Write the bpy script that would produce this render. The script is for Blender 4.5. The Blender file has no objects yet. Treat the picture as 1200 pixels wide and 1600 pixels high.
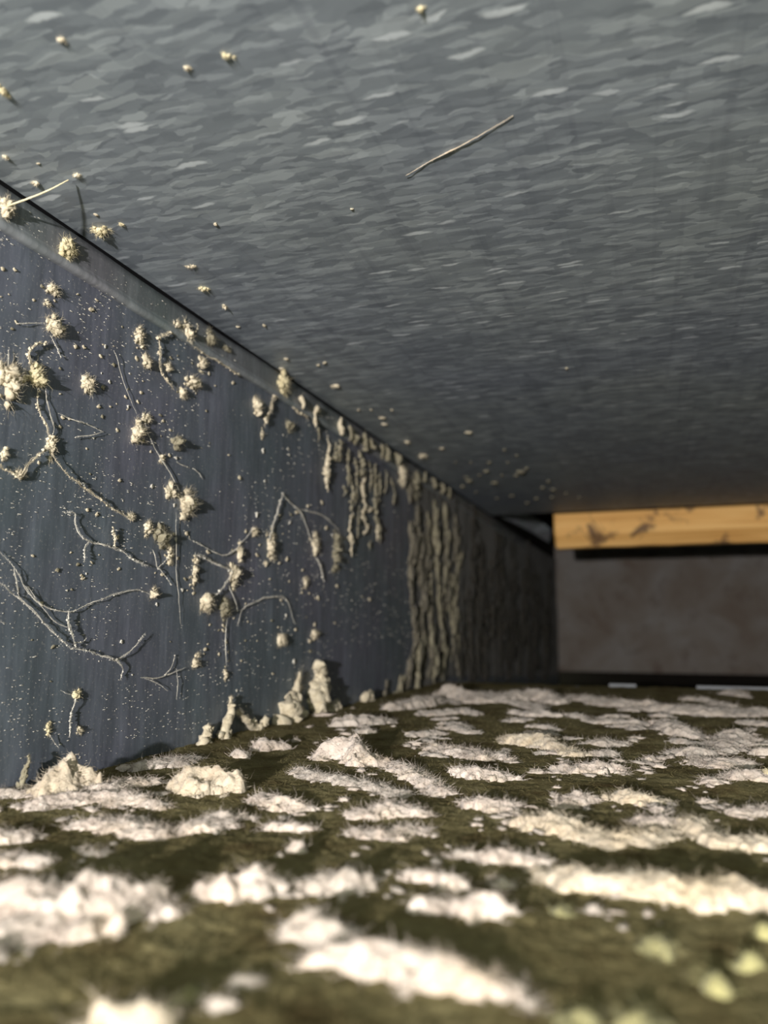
import bpy, math
import numpy as np
from mathutils import Vector, Matrix

rng = np.random.default_rng(7)
scene = bpy.context.scene
COL = scene.collection

# ------------------------------------------------------------------ camera
# duct frame: X right, Y along the duct, Z up, the lens at the origin (metres)
F = 1200.0                                   # focal length in pixels of the 1200x1600 frame
TH = math.atan(178 / 1200)                   # pitch up
PS = math.asin(420 / math.sqrt(420**2 + 178**2 + 1200**2))   # yaw to the left
FW = np.array([-math.sin(PS) * math.cos(TH), math.cos(PS) * math.cos(TH), math.sin(TH)])
RT = np.array([math.cos(PS), math.sin(PS), 0.0])
UP = np.cross(RT, FW)
cam = bpy.data.objects.new('camera', bpy.data.cameras.new('camera'))
COL.objects.link(cam)
M = Matrix.Identity(4)
for i in range(3):
    M[i][0], M[i][1], M[i][2] = RT[i], UP[i], -FW[i]
cam.matrix_world = M
cam.data.sensor_fit = 'AUTO'
cam.data.sensor_width = 36.0
cam.data.lens = 36.0 * F / 1600
cam.data.clip_start = 0.005
cam.data.clip_end = 20
cam.data.dof.use_dof = True
cam.data.dof.focus_distance = 0.29
cam.data.dof.aperture_fstop = 9.0
scene.camera = cam

# ------------------------------------------------------------------ world, light, exposure
wd = bpy.data.worlds.new('room_outside')
scene.world = wd
wd.use_nodes = True
bgn = wd.node_tree.nodes['Background']
bgn.inputs[0].default_value = (0.78, 0.87, 0.58, 1)
bgn.inputs[1].default_value = 1.45

fl = bpy.data.lights.new('flash_set_back', 'SPOT')
fl.energy = 42
fl.color = (1.0, 0.955, 0.92)
fl.spot_size = math.radians(86)
fl.spot_blend = 1.0
fl.shadow_soft_size = 0.006
flash = bpy.data.objects.new('flash_set_back', fl)
COL.objects.link(flash)
lp = -0.17 * RT - 0.35 * FW + 0.075 * UP  # stand-in for the flash, set well behind the lens to even its falloff
flash.location = Vector(lp)
aim = Vector((0.06, 1.07, 0.20)) - Vector(lp)
flash.rotation_euler = aim.to_track_quat('-Z', 'Y').to_euler()

scene.view_settings.view_transform = 'Standard'
scene.view_settings.look = 'None'
scene.view_settings.exposure = 0.0
scene.view_settings.gamma = 1.0
scene.view_settings.use_curve_mapping = False
scene.cycles.max_bounces = 8
scene.cycles.sample_clamp_indirect = 3.0

# ------------------------------------------------------------------ sizes of the duct
WX = -0.200      # left wall
CZ = 0.148       # ceiling
FZ = -0.0535     # floor felt
SEAM = 0.1315    # lower hem of the folded flange
FEND = 0.735     # floor ends
CEND = 1.020     # ceiling ends
WEND = 1.750     # left wall ends / back panel
XR = 0.46        # right wall
YB = -0.06       # open end behind the lens


def ray(x, y):
    return FW + (x - 600) / F * RT - (y - 800) / F * UP


def proj(p):
    d = p @ FW
    return 600 + F * (p @ RT) / d, 800 - F * (p @ UP) / d, d


def on_wall(x, y, off=0.0):
    d = ray(x, y)
    return d * ((WX + off) / d[0])


def on_ceil(x, y, off=0.0):
    d = ray(x, y)
    return d * ((CZ - off) / d[2])


def on_floor(x, y):
    d = ray(x, y)
    return d * (FZ / d[2])


def on_back(x, y, Y):
    d = ray(x, y)
    return d * (Y / d[1])


# ------------------------------------------------------------------ numpy noise
def _h(ix, iy, iz, seed):
    n = (ix * 374761393 + iy * 668265263 + iz * 2147483647 + seed * 974634777) & 0xFFFFFFFF
    n = ((n ^ (n >> 13)) * 1274126177) & 0xFFFFFFFF
    return ((n ^ (n >> 16)) & 0xFFFF) / 65535.0


def vnoise(p, seed=0):
    i = np.floor(p).astype(np.int64)
    f = p - i
    f = f * f * (3 - 2 * f)
    r = 0
    for dx in (0, 1):
        for dy in (0, 1):
            for dz in (0, 1):
                w = (f[..., 0] if dx else 1 - f[..., 0]) * (f[..., 1] if dy else 1 - f[..., 1]) * (f[..., 2] if dz else 1 - f[..., 2])
                r = r + w * _h(i[..., 0] + dx, i[..., 1] + dy, i[..., 2] + dz, seed)
    return r * 2 - 1


def fbm(p, octv=4, seed=0, gain=0.5):
    r, a, t = 0, 1.0, 0
    for o in range(octv):
        r = r + a * vnoise(p * (2.03 ** o) + 17.3 * o, seed + o)
        t += a
        a *= gain
    return r / t


def p3(x, y, z=0.0):
    return np.stack([x, y, np.zeros_like(x) + z], -1)


# ------------------------------------------------------------------ mesh helpers
def raw_mesh(name, V, quads=None, tris=None, smooth=True):
    V = np.asarray(V, dtype=np.float32)
    q = np.zeros((0, 4), np.int32) if quads is None else np.asarray(quads, np.int32).reshape(-1, 4)
    t = np.zeros((0, 3), np.int32) if tris is None else np.asarray(tris, np.int32).reshape(-1, 3)
    me = bpy.data.meshes.new(name)
    me.vertices.add(len(V))
    me.vertices.foreach_set('co', V.ravel())
    nl = q.size + t.size
    me.loops.add(nl)
    me.loops.foreach_set('vertex_index', np.concatenate([q.ravel(), t.ravel()]))
    npoly = len(q) + len(t)
    me.polygons.add(npoly)
    st = np.concatenate([np.arange(len(q)) * 4, len(q) * 4 + np.arange(len(t)) * 3]).astype(np.int32)
    me.polygons.foreach_set('loop_start', st)
    me.polygons.foreach_set('use_smooth', np.full(npoly, smooth))
    me.update(calc_edges=True)
    me.validate()
    return me


class MB:
    """collects pieces of one mesh"""
    def __init__(self):
        self.v, self.q, self.t, self.n = [], [], [], 0

    def add(self, V, q=None, t=None):
        V = np.asarray(V, float)
        self.v.append(V)
        if q is not None and len(q):
            self.q.append(np.asarray(q) + self.n)
        if t is not None and len(t):
            self.t.append(np.asarray(t) + self.n)
        self.n += len(V)

    def box(self, lo, hi):
        x0, y0, z0 = lo
        x1, y1, z1 = hi
        V = [(x0, y0, z0), (x1, y0, z0), (x1, y1, z0), (x0, y1, z0), (x0, y0, z1), (x1, y0, z1), (x1, y1, z1), (x0, y1, z1)]
        self.add(V, [(0, 3, 2, 1), (4, 5, 6, 7), (0, 1, 5, 4), (1, 2, 6, 5), (2, 3, 7, 6), (3, 0, 4, 7)])

    def build(self, name, mat, parent=None, loc=(0, 0, 0), smooth=True):
        V = np.concatenate(self.v) - np.asarray(loc, float)
        me = raw_mesh(name, V, np.concatenate(self.q) if self.q else None, np.concatenate(self.t) if self.t else None, smooth)
        return link(name, me, mat, parent, loc)


def link(name, me, mat, parent=None, loc=(0, 0, 0)):
    if mat and not me.materials:
        me.materials.append(mat)
    o = bpy.data.objects.new(name, me)
    COL.objects.link(o)
    o.location = loc
    if parent is not None:
        o.parent = parent
        o.location = Vector(loc) - Vector(parent.location)
    return o


def tag(o, label, cat, group=None, kind=None):
    o['label'] = label
    o['category'] = cat
    if group:
        o['group'] = group
    if kind:
        o['kind'] = kind
    return o


def struct(o, label):
    o['kind'] = 'structure'
    o['label'] = label
    return o


def add_fibres(mb, P, D, L, W, bend=0.5):
    """thin three sided curved hairs, P roots, D directions, L lengths, W radii"""
    n = len(P)
    if n == 0:
        return
    D = D / (np.linalg.norm(D, axis=1, keepdims=True) + 1e-9)
    a = np.cross(D, rng.normal(size=(n, 3)))
    a /= np.linalg.norm(a, axis=1, keepdims=True) + 1e-9
    b = np.cross(D, a)
    L = L[:, None]
    W = W[:, None]
    p1 = P + D * L * 0.5
    p2 = P + D * L * 0.85 + a * L * bend * rng.uniform(-1, 1, (n, 1))
    V = np.zeros((n, 7, 3))
    for k in range(3):
        an = 2 * math.pi * k / 3
        o = (a * math.cos(an) + b * math.sin(an)) * W
        V[:, k] = P + o
        V[:, 3 + k] = p1 + o * 0.8
    V[:, 6] = p2
    base = (np.arange(n) * 7)[:, None]
    q = np.concatenate([base + np.array([[k, (k + 1) % 3, 3 + (k + 1) % 3, 3 + k]]) for k in range(3)])
    t = np.concatenate([base + np.array([[3 + k, 3 + (k + 1) % 3, 6]]) for k in range(3)])
    mb.add(V.reshape(-1, 3), q, t)


def ico(sub):
    import bmesh
    bm = bmesh.new()
    bmesh.ops.create_icosphere(bm, subdivisions=sub, radius=1)
    V = np.array([v.co[:] for v in bm.verts])
    T = np.array([[v.index for v in f.verts] for f in bm.faces])
    bm.free()
    return V, T


ICO = {s: ico(s) for s in (1, 2, 3, 4)}


def tube(mb, C, R, sides=7, seed=0, rough=0.35, stretch=1.0):
    """lumpy tube along centre line C with radii R"""
    C = np.asarray(C)
    n = len(C)
    T = np.gradient(C, axis=0)
    T /= np.linalg.norm(T, axis=1, keepdims=True) + 1e-12
    ref = np.array([1.0, 0.13, 0.07])
    A = np.cross(T, ref)
    A /= np.linalg.norm(A, axis=1, keepdims=True) + 1e-9
    B = np.cross(T, A)
    an = np.arange(sides) * 2 * math.pi / sides
    ring = (A[:, None] * np.cos(an)[None, :, None] + B[:, None] * np.sin(an)[None, :, None])
    rr = np.asarray(R)[:, None]
    nz = fbm((C[:, None] * stretch + ring * rr[..., None]) / (rr.mean() * 2.2 + 1e-9), 3, seed)
    V = C[:, None] + ring * (rr * (1 + rough * 1.6 * nz))[..., None]
    q = []
    i = np.arange(n - 1)[:, None] * sides
    k = np.arange(sides)[None]
    k2 = (k + 1) % sides
    q = np.stack([i + k, i + k2, i + sides + k2, i + sides + k], -1).reshape(-1, 4)
    V = np.concatenate([V.reshape(-1, 3), C[:1], C[-1:]])
    m = n * sides
    t = [(m, (j + 1) % sides, j) for j in range(sides)] + [(m + 1, m - sides + j, m - sides + (j + 1) % sides) for j in range(sides)]
    mb.add(V, q, t)


def spline(P, step):
    """Catmull-Rom resample"""
    P = np.asarray(P, float)
    if len(P) == 2:
        n = max(3, int(np.linalg.norm(P[1] - P[0]) / step))
        s = np.linspace(0, 1, n)[:, None]
        return P[0] * (1 - s) + P[1] * s
    Q = np.concatenate([[2 * P[0] - P[1]], P, [2 * P[-1] - P[-2]]])
    out = []
    for i in range(1, len(Q) - 2):
        a, b, c, d = Q[i - 1:i + 3]
        n = max(2, int(np.linalg.norm(c - b) / step))
        t = (np.arange(n) / n)[:, None]
        out.append(0.5 * (2 * b + (c - a) * t + (2 * a - 5 * b + 4 * c - d) * t**2 + (3 * b - a - 3 * c + d) * t**3))
    out.append(P[-1:])
    return np.concatenate(out)


# ------------------------------------------------------------------ materials
def newmat(name):
    m = bpy.data.materials.new(name)
    m.use_nodes = True
    nt = m.node_tree
    b = nt.nodes['Principled BSDF']
    return m, nt, b


def nd(nt, typ, **kw):
    n = nt.nodes.new(typ)
    for k, v in kw.items():
        if k.startswith('i_'):
            key = k[2:]
            n.inputs[int(key) if key.isdigit() else key.replace('_', ' ')].default_value = v
        else:
            setattr(n, k, v)
    return n


def mapped(nt, sc, loc=(0, 0, 0), coord='Object'):
    tc = nd(nt, 'ShaderNodeTexCoord')
    mp = nd(nt, 'ShaderNodeMapping')
    mp.inputs['Scale'].default_value = sc
    mp.inputs['Location'].default_value = loc
    nt.links.new(tc.outputs[coord], mp.inputs['Vector'])
    return mp.outputs['Vector']


def ramp(nt, src, stops, interp='LINEAR'):
    r = nd(nt, 'ShaderNodeValToRGB')
    r.color_ramp.interpolation = interp
    el = r.color_ramp.elements
    while len(el) < len(stops):
        el.new(0.5)
    for e, (p, c) in zip(el, stops):
        e.position = p
        e.color = c if len(c) == 4 else (*c, 1)
    nt.links.new(src, r.inputs[0])
    return r.outputs['Color']


def noise(nt, vec, scale=1.0, detail=4, rough=0.55, dist=0.0):
    n = nd(nt, 'ShaderNodeTexNoise')
    n.inputs['Scale'].default_value = scale
    n.inputs['Detail'].default_value = detail
    n.inputs['Roughness'].default_value = rough
    n.inputs['Distortion'].default_value = dist
    nt.links.new(vec, n.inputs['Vector'])
    return n.outputs['Fac']


def mix(nt, a, b, fac, mode='MIX'):
    m = nd(nt, 'ShaderNodeMix', data_type='RGBA', blend_type=mode)
    for sock, v in ((m.inputs[0], fac), (m.inputs[6], a), (m.inputs[7], b)):
        if hasattr(v, 'node'):
            nt.links.new(v, sock)
        elif isinstance(v, (int, float)):
            sock.default_value = v
        else:
            sock.default_value = (*v, 1)
    return m.outputs[2]


def bump(nt, b, h, strength=0.3, dist=0.001):
    bp = nd(nt, 'ShaderNodeBump')
    bp.inputs['Strength'].default_value = strength
    bp.inputs['Distance'].default_value = dist
    nt.links.new(h, bp.inputs['Height'])
    nt.links.new(bp.outputs['Normal'], b.inputs['Normal'])


def galvanised_ceiling():
    m, nt, b = newmat('spangled_galvanised_steel')
    v0 = mapped(nt, (1, 1, 1))
    warp = nd(nt, 'ShaderNodeTexNoise')
    warp.inputs['Scale'].default_value = 130
    warp.inputs['Detail'].default_value = 5
    nt.links.new(v0, warp.inputs['Vector'])
    wv = nd(nt, 'ShaderNodeVectorMath', operation='MULTIPLY_ADD')
    nt.links.new(warp.outputs['Color'], wv.inputs[0])
    wv.inputs[1].default_value = (0.008, 0.0045, 0)
    nt.links.new(v0, wv.inputs[2])

    def spangle(sx, sy, loc, rot=0.06):
        mp = nd(nt, 'ShaderNodeMapping')
        mp.inputs['Scale'].default_value = (sx, sy, 1)
        mp.inputs['Location'].default_value = loc
        mp.inputs['Rotation'].default_value = (0, 0, rot)
        nt.links.new(wv.outputs[0], mp.inputs['Vector'])
        vo = nd(nt, 'ShaderNodeTexVoronoi')
        vo.inputs['Scale'].default_value = 1
        nt.links.new(mp.outputs[0], vo.inputs['Vector'])
        sp = nd(nt, 'ShaderNodeSeparateColor')
        nt.links.new(vo.outputs['Color'], sp.inputs[0])
        return sp.outputs[0], vo.outputs['Distance'], sp.outputs[1]
    r1, d1, g1 = spangle(75, 300, (0, 0, 0))
    r2, d2, g2 = spangle(130, 480, (3.3, 1.7, 0), -0.05)
    c1 = ramp(nt, r1, [(0, (0.190, 0.214, 0.246)), (0.5, (0.26, 0.29, 0.325)), (0.8, (0.335, 0.37, 0.40)), (1, (0.48, 0.52, 0.55))])
    c2 = ramp(nt, r2, [(0, (0.20, 0.224, 0.255)), (0.6, (0.275, 0.306, 0.34)), (1, (0.46, 0.50, 0.535))])
    c = mix(nt, c1, c2, 0.5)
    # single bright crystals
    r3, d3, g3 = spangle(70, 300, (7.1, 4.2, 0), 0.05)
    pick = ramp(nt, r3, [(0.0, (0, 0, 0)), (0.915, (0, 0, 0)), (0.94, (1, 1, 1)), (1, (1, 1, 1))])
    core = ramp(nt, d3, [(0.0, (1, 1, 1)), (0.28, (0.8, 0.8, 0.8)), (0.42, (0, 0, 0))])
    br = mix(nt, pick, core, 1.0, 'MULTIPLY')
    c = mix(nt, c, (0.70, 0.74, 0.78), br)
    # long faint rolling marks running down the duct
    ln = noise(nt, mapped(nt, (160, 5, 1)), 1, 3, 0.6)
    c = mix(nt, c, ramp(nt, ln, [(0.3, (0.80, 0.80, 0.82)), (0.45, (1, 1, 1))]), 0.7, 'MULTIPLY')
    bl = noise(nt, mapped(nt, (5, 5, 1)), 1, 2)
    c = mix(nt, c, ramp(nt, bl, [(0.3, (0.86, 0.88, 0.95)), (0.7, (1.05, 1.06, 1.0))]), 1.0, 'MULTIPLY')
    nt.links.new(c, b.inputs['Base Color'])
    b.inputs['Metallic'].default_value = 0.35
    rr = ramp(nt, r2, [(0, (0.46, 0.46, 0.46)), (1, (0.62, 0.62, 0.62))])
    nt.links.new(rr, b.inputs['Roughness'])
    bump(nt, b, r1, 0.12, 0.0004)
    return m


def galvanised_wall(name='dull_galvanised_steel', base=(0.128, 0.139, 0.174)):
    m, nt, b = newmat(name)
    s1 = noise(nt, mapped(nt, (1, 110, 14)), 1, 4, 0.6)
    s2 = noise(nt, mapped(nt, (1, 420, 60)), 1, 3, 0.6)
    big = noise(nt, mapped(nt, (1, 14, 14)), 1, 3)
    k = [x * 0.66 for x in base]
    h = [x * 1.38 for x in base]
    c = ramp(nt, s1, [(0.25, k), (0.55, base), (0.8, h)])
    c = mix(nt, c, ramp(nt, s2, [(0.3, (0.72, 0.74, 0.76)), (0.7, (1.2, 1.2, 1.22))]), 0.8, 'MULTIPLY')
    c = mix(nt, c, ramp(nt, big, [(0.35, (0.86, 0.98, 0.92)), (0.65, (1.06, 1.02, 1.06))]), 1.0, 'MULTIPLY')
    # thin film of settled dust, freckled
    fr = noise(nt, mapped(nt, (1, 900, 900)), 1, 2, 0.7)
    c = mix(nt, c, (0.40, 0.39, 0.37), ramp(nt, fr, [(0.60, (0, 0, 0)), (0.74, (0.5, 0.5, 0.5))]))
    nt.links.new(c, b.inputs['Base Color'])
    b.inputs['Metallic'].default_value = 0.2
    b.inputs['Roughness'].default_value = 0.58
    bump(nt, b, s2, 0.15, 0.0004)
    return m


def fluff(name, lo, hi, scale=240, warm=None):
    m, nt, b = newmat(name)
    v = mapped(nt, (1, 1, 1))
    n1 = noise(nt, v, scale, 5, 0.65)
    n2 = noise(nt, v, scale * 7, 3, 0.7)
    c = ramp(nt, n1, [(0.28, lo), (0.62, hi)])
    if warm:
        n3 = noise(nt, v, scale * 0.35, 2)
        c = mix(nt, c, warm, ramp(nt, n3, [(0.5, (0, 0, 0)), (0.75, (0.6, 0.6, 0.6))]))
    oi = nd(nt, 'ShaderNodeObjectInfo')
    c = mix(nt, c, ramp(nt, oi.outputs['Random'], [(0, (0.88, 0.87, 0.86)), (1, (1, 1, 1))]), 1.0, 'MULTIPLY')
    nt.links.new(c, b.inputs['Base Color'])
    b.inputs['Roughness'].default_value = 0.95
    b.inputs['Specular IOR Level'].default_value = 0.08
    b.inputs['Sheen Weight'].default_value = 0.15
    ad = nd(nt, 'ShaderNodeMath', operation='ADD')
    nt.links.new(n1, ad.inputs[0])
    nt.links.new(n2, ad.inputs[1])
    bump(nt, b, ad.outputs[0], 0.45, 0.0008)
    return m


def felt_mat():
    m, nt, b = newmat('olive_felt')
    v = mapped(nt, (1, 1, 1))
    n1 = noise(nt, v, 55, 5, 0.6)
    n2 = noise(nt, v, 420, 4, 0.7)
    c = ramp(nt, n1, [(0.30, (0.074, 0.054, 0.025)), (0.46, (0.135, 0.113, 0.055)), (0.7, (0.188, 0.164, 0.086))])
    c = mix(nt, c, ramp(nt, n2, [(0.3, (0.68, 0.66, 0.62)), (0.7, (1.15, 1.15, 1.15))]), 0.8, 'MULTIPLY')
    nt.links.new(c, b.inputs['Base Color'])
    b.inputs['Roughness'].default_value = 1
    b.inputs['Specular IOR Level'].default_value = 0.05
    bump(nt, b, n2, 0.6, 0.0012)
    return m


def panel_mat():
    m, nt, b = newmat('stained_grey_board')
    v = mapped(nt, (1, 1, 1))
    n1 = noise(nt, v, 9, 4, 0.6, 0.6)
    n2 = noise(nt, v, 28, 4, 0.6, 0.4)
    c = ramp(nt, n1, [(0.34, (0.165, 0.130, 0.105)), (0.5, (0.205, 0.180, 0.160)), (0.64, (0.235, 0.220, 0.208))])
    c = mix(nt, c, ramp(nt, n2, [(0.30, (0.6, 0.5, 0.46)), (0.46, (1, 1, 1))]), 0.6, 'MULTIPLY')
    nt.links.new(c, b.inputs['Base Color'])
    b.inputs['Roughness'].default_value = 0.9
    bump(nt, b, n2, 0.2, 0.002)
    return m


def wood_mat():
    m, nt, b = newmat('stained_orange_pine')
    g = noise(nt, mapped(nt, (6, 90, 130)), 1, 5, 0.6, 0.6)
    c = ramp(nt, g, [(0.3, (0.66, 0.33, 0.09)), (0.5, (0.84, 0.47, 0.15)), (0.72, (0.93, 0.58, 0.22))])
    s = noise(nt, mapped(nt, (24, 20, 24), (0.4, 0, 0)), 1, 5, 0.65, 0.5)
    c = mix(nt, c, (0.085, 0.045, 0.03), ramp(nt, s, [(0.55, (0, 0, 0)), (0.64, (0.85, 0.85, 0.85))]))
    nt.links.new(c, b.inputs['Base Color'])
    b.inputs['Roughness'].default_value = 0.75
    bump(nt, b, g, 0.2, 0.001)
    return m


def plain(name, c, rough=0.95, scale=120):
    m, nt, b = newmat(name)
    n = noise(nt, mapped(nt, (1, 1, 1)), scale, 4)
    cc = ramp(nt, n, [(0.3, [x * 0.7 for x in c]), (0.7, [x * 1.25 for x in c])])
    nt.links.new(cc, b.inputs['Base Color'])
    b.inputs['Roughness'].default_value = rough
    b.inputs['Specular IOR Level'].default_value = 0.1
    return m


M_CEIL = galvanised_ceiling()
M_WALL = galvanised_wall()
M_TRIM = galvanised_wall('folded_galvanised_flange', (0.150, 0.155, 0.168))
M_HEM = galvanised_wall('hem_highlight', (0.250, 0.258, 0.275))  # highlight along the hem put into a lighter metal tone
M_BRIGHT = galvanised_wall('clean_galvanised_lip', (0.52, 0.54, 0.60))
M_FELT = felt_mat()
M_PANEL = panel_mat()
M_WOOD = wood_mat()
M_CAVITY_DARK = plain('painted_dark_cavity', (0.012, 0.010, 0.009))  # darkness of the deep cavity put into a near-black colour
M_GAP_SHADE = plain('painted_gap_shade', (0.004, 0.004, 0.005))
LINT = fluff('cream_lint', (0.38, 0.32, 0.22), (0.68, 0.60, 0.455))
YELLOW = fluff('yellow_lint', (0.46, 0.385, 0.22), (0.68, 0.60, 0.40))
GREYLINT = fluff('grey_tan_lint', (0.15, 0.13, 0.085), (0.31, 0.28, 0.20), 260)
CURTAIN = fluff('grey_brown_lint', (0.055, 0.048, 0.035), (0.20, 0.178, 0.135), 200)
DARKLINT = fluff('falloff_dark_lint', (0.016, 0.014, 0.011), (0.052, 0.046, 0.036), 120)  # light fading along the far wall is put into this lint colour
THREAD = fluff('pale_thread', (0.50, 0.475, 0.42), (0.72, 0.68, 0.60), 500)
WHITE = fluff('white_dust', (0.385, 0.31, 0.262), (0.625, 0.545, 0.485), 180, (0.60, 0.48, 0.35))
WARMW = fluff('warm_white_dust', (0.385, 0.31, 0.228), (0.605, 0.525, 0.415), 180, (0.59, 0.47, 0.31))
TAN = fluff('tan_dust', (0.33, 0.275, 0.23), (0.54, 0.475, 0.42), 180)
OLIVE = fluff('olive_dust', (0.16, 0.145, 0.065), (0.28, 0.26, 0.13), 160)
YGREEN = fluff('yellow_green_dust', (0.23, 0.21, 0.09), (0.36, 0.335, 0.16), 160)

# ------------------------------------------------------------------ setting
mb = MB()
mb.box((WX - 0.0015, YB, -0.30), (WX, WEND, CZ - 0.0022))
wall = struct(mb.build('wall_left', M_WALL, smooth=False), 'dull blue-grey sheet metal duct wall')

mb = MB()
mb.box((WX + 0.0005, YB, CZ), (XR, CEND, CZ + 0.0012))
struct(mb.build('ceiling', M_CEIL, smooth=False), 'spangled galvanised sheet metal duct top')

mb = MB()                                        # strip whose black colour stands in for the shaded gap between wall and top
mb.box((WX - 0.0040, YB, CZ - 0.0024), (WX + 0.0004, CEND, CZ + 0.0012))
struct(mb.build('trim_2', M_GAP_SHADE, smooth=False), 'strip painted black as the shaded gap along the top corner of the duct')

# folded flange along the top of the wall: face and rolled hem
ys = np.linspace(YB, 1.30, 70)
prof = [(0.0000, CZ - 0.0026), (0.0016, CZ - 0.0026), (0.0019, CZ - 0.006), (0.0017, SEAM + 0.0035), (0.0022, SEAM + 0.0022),
        (0.0030, SEAM + 0.0012), (0.0031, SEAM), (0.0025, SEAM - 0.0009), (0.0014, SEAM - 0.0011), (0.0000, SEAM - 0.0008)]
V = []
for y in ys:
    w = 0.0002 * math.sin(y * 37) + 0.00015 * math.sin(y * 91)
    for x, z in prof:
        V.append((WX + x + w * (x > 0), y, z + w * 0.8))
k = len(prof)
V = np.array(V)
grid = V.reshape(len(ys), k, 3)


def strip(g):
    kk = g.shape[1]
    mb = MB()
    mb.add(g.reshape(-1, 3), [(i * kk + j, i * kk + j + 1, (i + 1) * kk + j + 1, (i + 1) * kk + j) for i in range(len(ys) - 1) for j in range(kk - 1)])
    return mb


flange = struct(strip(grid[:, :4]).build('trim_1', M_TRIM), 'folded sheet metal flange along the top of the left wall')
strip(grid[:, 3:]).build('rolled_hem', M_HEM, flange)

mb = MB()                                        # right wall, open end stays open
mb.box((XR, YB, -0.30), (XR + 0.0015, WEND, 0.40))
struct(mb.build('wall_right', M_WALL, smooth=False), 'sheet metal duct wall on the right')

mb = MB()
mb.box((WX - 0.05, WEND, -0.098), (XR, WEND + 0.012, 0.40))
struct(mb.build('wall_back', M_PANEL, smooth=False), 'stained grey-brown board closing the end of the duct')

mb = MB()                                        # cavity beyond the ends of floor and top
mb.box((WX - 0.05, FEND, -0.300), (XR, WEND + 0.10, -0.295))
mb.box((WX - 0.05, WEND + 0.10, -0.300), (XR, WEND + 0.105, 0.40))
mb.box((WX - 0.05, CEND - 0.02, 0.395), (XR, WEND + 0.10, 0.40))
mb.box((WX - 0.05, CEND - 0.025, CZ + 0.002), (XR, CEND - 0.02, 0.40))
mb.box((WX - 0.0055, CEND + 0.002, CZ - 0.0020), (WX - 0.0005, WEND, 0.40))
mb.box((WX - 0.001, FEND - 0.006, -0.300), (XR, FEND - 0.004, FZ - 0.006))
struct(mb.build('wall_cavity', M_CAVITY_DARK, smooth=False), 'cavity painted dark around the end of the duct')


# floor: felt over the metal bottom, a relief mesh
def felt_z(x, y):
    p = p3(x, y)
    return FZ + 0.0010 * fbm(p * 40, 2, 3) + 0.0004 * fbm(p * 210, 3, 5) + 0.0003 * vnoise(p * 800, 9)


xs = np.concatenate([np.arange(WX, 0.16, 0.0012), np.linspace(0.165, XR, 40)])
yy = [YB]
while yy[-1] < FEND:
    yy.append(yy[-1] + max(0.0009, 0.0052 * max(yy[-1], 0.05)) * (1 if yy[-1] > 0.09 else 5))
yy[-1] = FEND
yy = np.array(yy)
X, Y = np.meshgrid(xs, yy)
Z = felt_z(X, Y)
V = np.stack([X, Y, Z], -1).reshape(-1, 3)
nx, ny = len(xs), len(yy)
ii = (np.arange(ny - 1)[:, None] * nx + np.arange(nx - 1)[None]).ravel()
q = np.stack([ii, ii + 1, ii + nx + 1, ii + nx], -1)
mb = MB()
mb.add(V, q)
floor = struct(mb.build('floor', M_FELT), 'olive brown felt lining covered with dust')

n = 26000                                         # loose felt hairs, denser close to the lens
fy = 0.10 + 0.40 * rng.random(n) ** 1.6
fx = WX + (0.13 + 0.30 * 1) * rng.random(n) * np.clip(0.3 + fy * 1.8, 0, 0.85)
fx = np.clip(fx, WX, 0.14)
P = np.stack([fx, fy, felt_z(fx, fy) - 0.0002], -1)
D = np.stack([rng.normal(0, 1, n), rng.normal(0, 1, n), rng.uniform(0.1, 0.7, n)], -1)
mb = MB()
add_fibres(mb, P, D, rng.uniform(0.0012, 0.0034, n), rng.uniform(0.00005, 0.00010, n), 0.8)
o = mb.build('felt_hair', M_FELT, floor)
o['kind'] = 'stuff'

# metal lip at the far edge of the floor
mb = MB()
mb.box((WX + 0.02, FEND - 0.001, FZ - 0.012), (XR, FEND + 0.0015, FZ - 0.0010))
mb.box((WX + 0.02, FEND - 0.012, FZ - 0.0015), (XR, FEND + 0.0015, FZ - 0.0006))
for xa, xb in ((952, 994), (1086, 1215)):
    mb.box((on_floor(xa, 1072)[0], FEND - 0.004, FZ - 0.0015), (on_floor(xb, 1072)[0], FEND + 0.0025, FZ + 0.0022))
struct(mb.build('trim_3', M_TRIM, smooth=False), 'thin metal lip at the far edge of the floor')

# wooden board under the end of the duct top
YBD = 1.07
a = on_back(866, 850, YBD)
zb = on_back(1000, 851, YBD)[2]
x0 = a[0]
zt = 0.235
prof = [(0, zb + 0.017), (0.0, zt - 0.004), (0.004, zt), (0.034, zt), (0.038, zt - 0.004), (0.038, zb + 0.004), (0.034, zb), (0.013, zb)]
xs_ = np.concatenate([[x0 + 0.0], [x0 + 0.003], np.linspace(x0 + 0.012, XR - 0.001, 34)])
V = []
for i, x in enumerate(xs_):
    sh = 0.0025 if i == 0 else 0.0
    for j, (dy, z) in enumerate(prof):
        cy, cz = 0.019, (zt + zb) / 2
        w = 0.0012 * float(vnoise(np.array([x * 40.0, j * 1.7, 0.3]), 4))
        V.append((x, YBD + dy + (sh if dy < cy else -sh), z + (sh if z < cz else -sh) + w))
k = len(prof)
q = [(i * k + j, (i + 1) * k + j, (i + 1) * k + (j + 1) % k, i * k + (j + 1) % k) for i in range(len(xs_) - 1) for j in range(k)]
mb = MB()
mb.add(np.concatenate([V, [np.mean(V[:k], 0)]]), q, [(len(V), j, (j + 1) % k) for j in range(k)])
tag(mb.build('timber_board', M_WOOD, loc=(x0, YBD, zb), smooth=False),
    'orange timber board with dark mould stains across the far end under the duct top', 'board')

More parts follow.
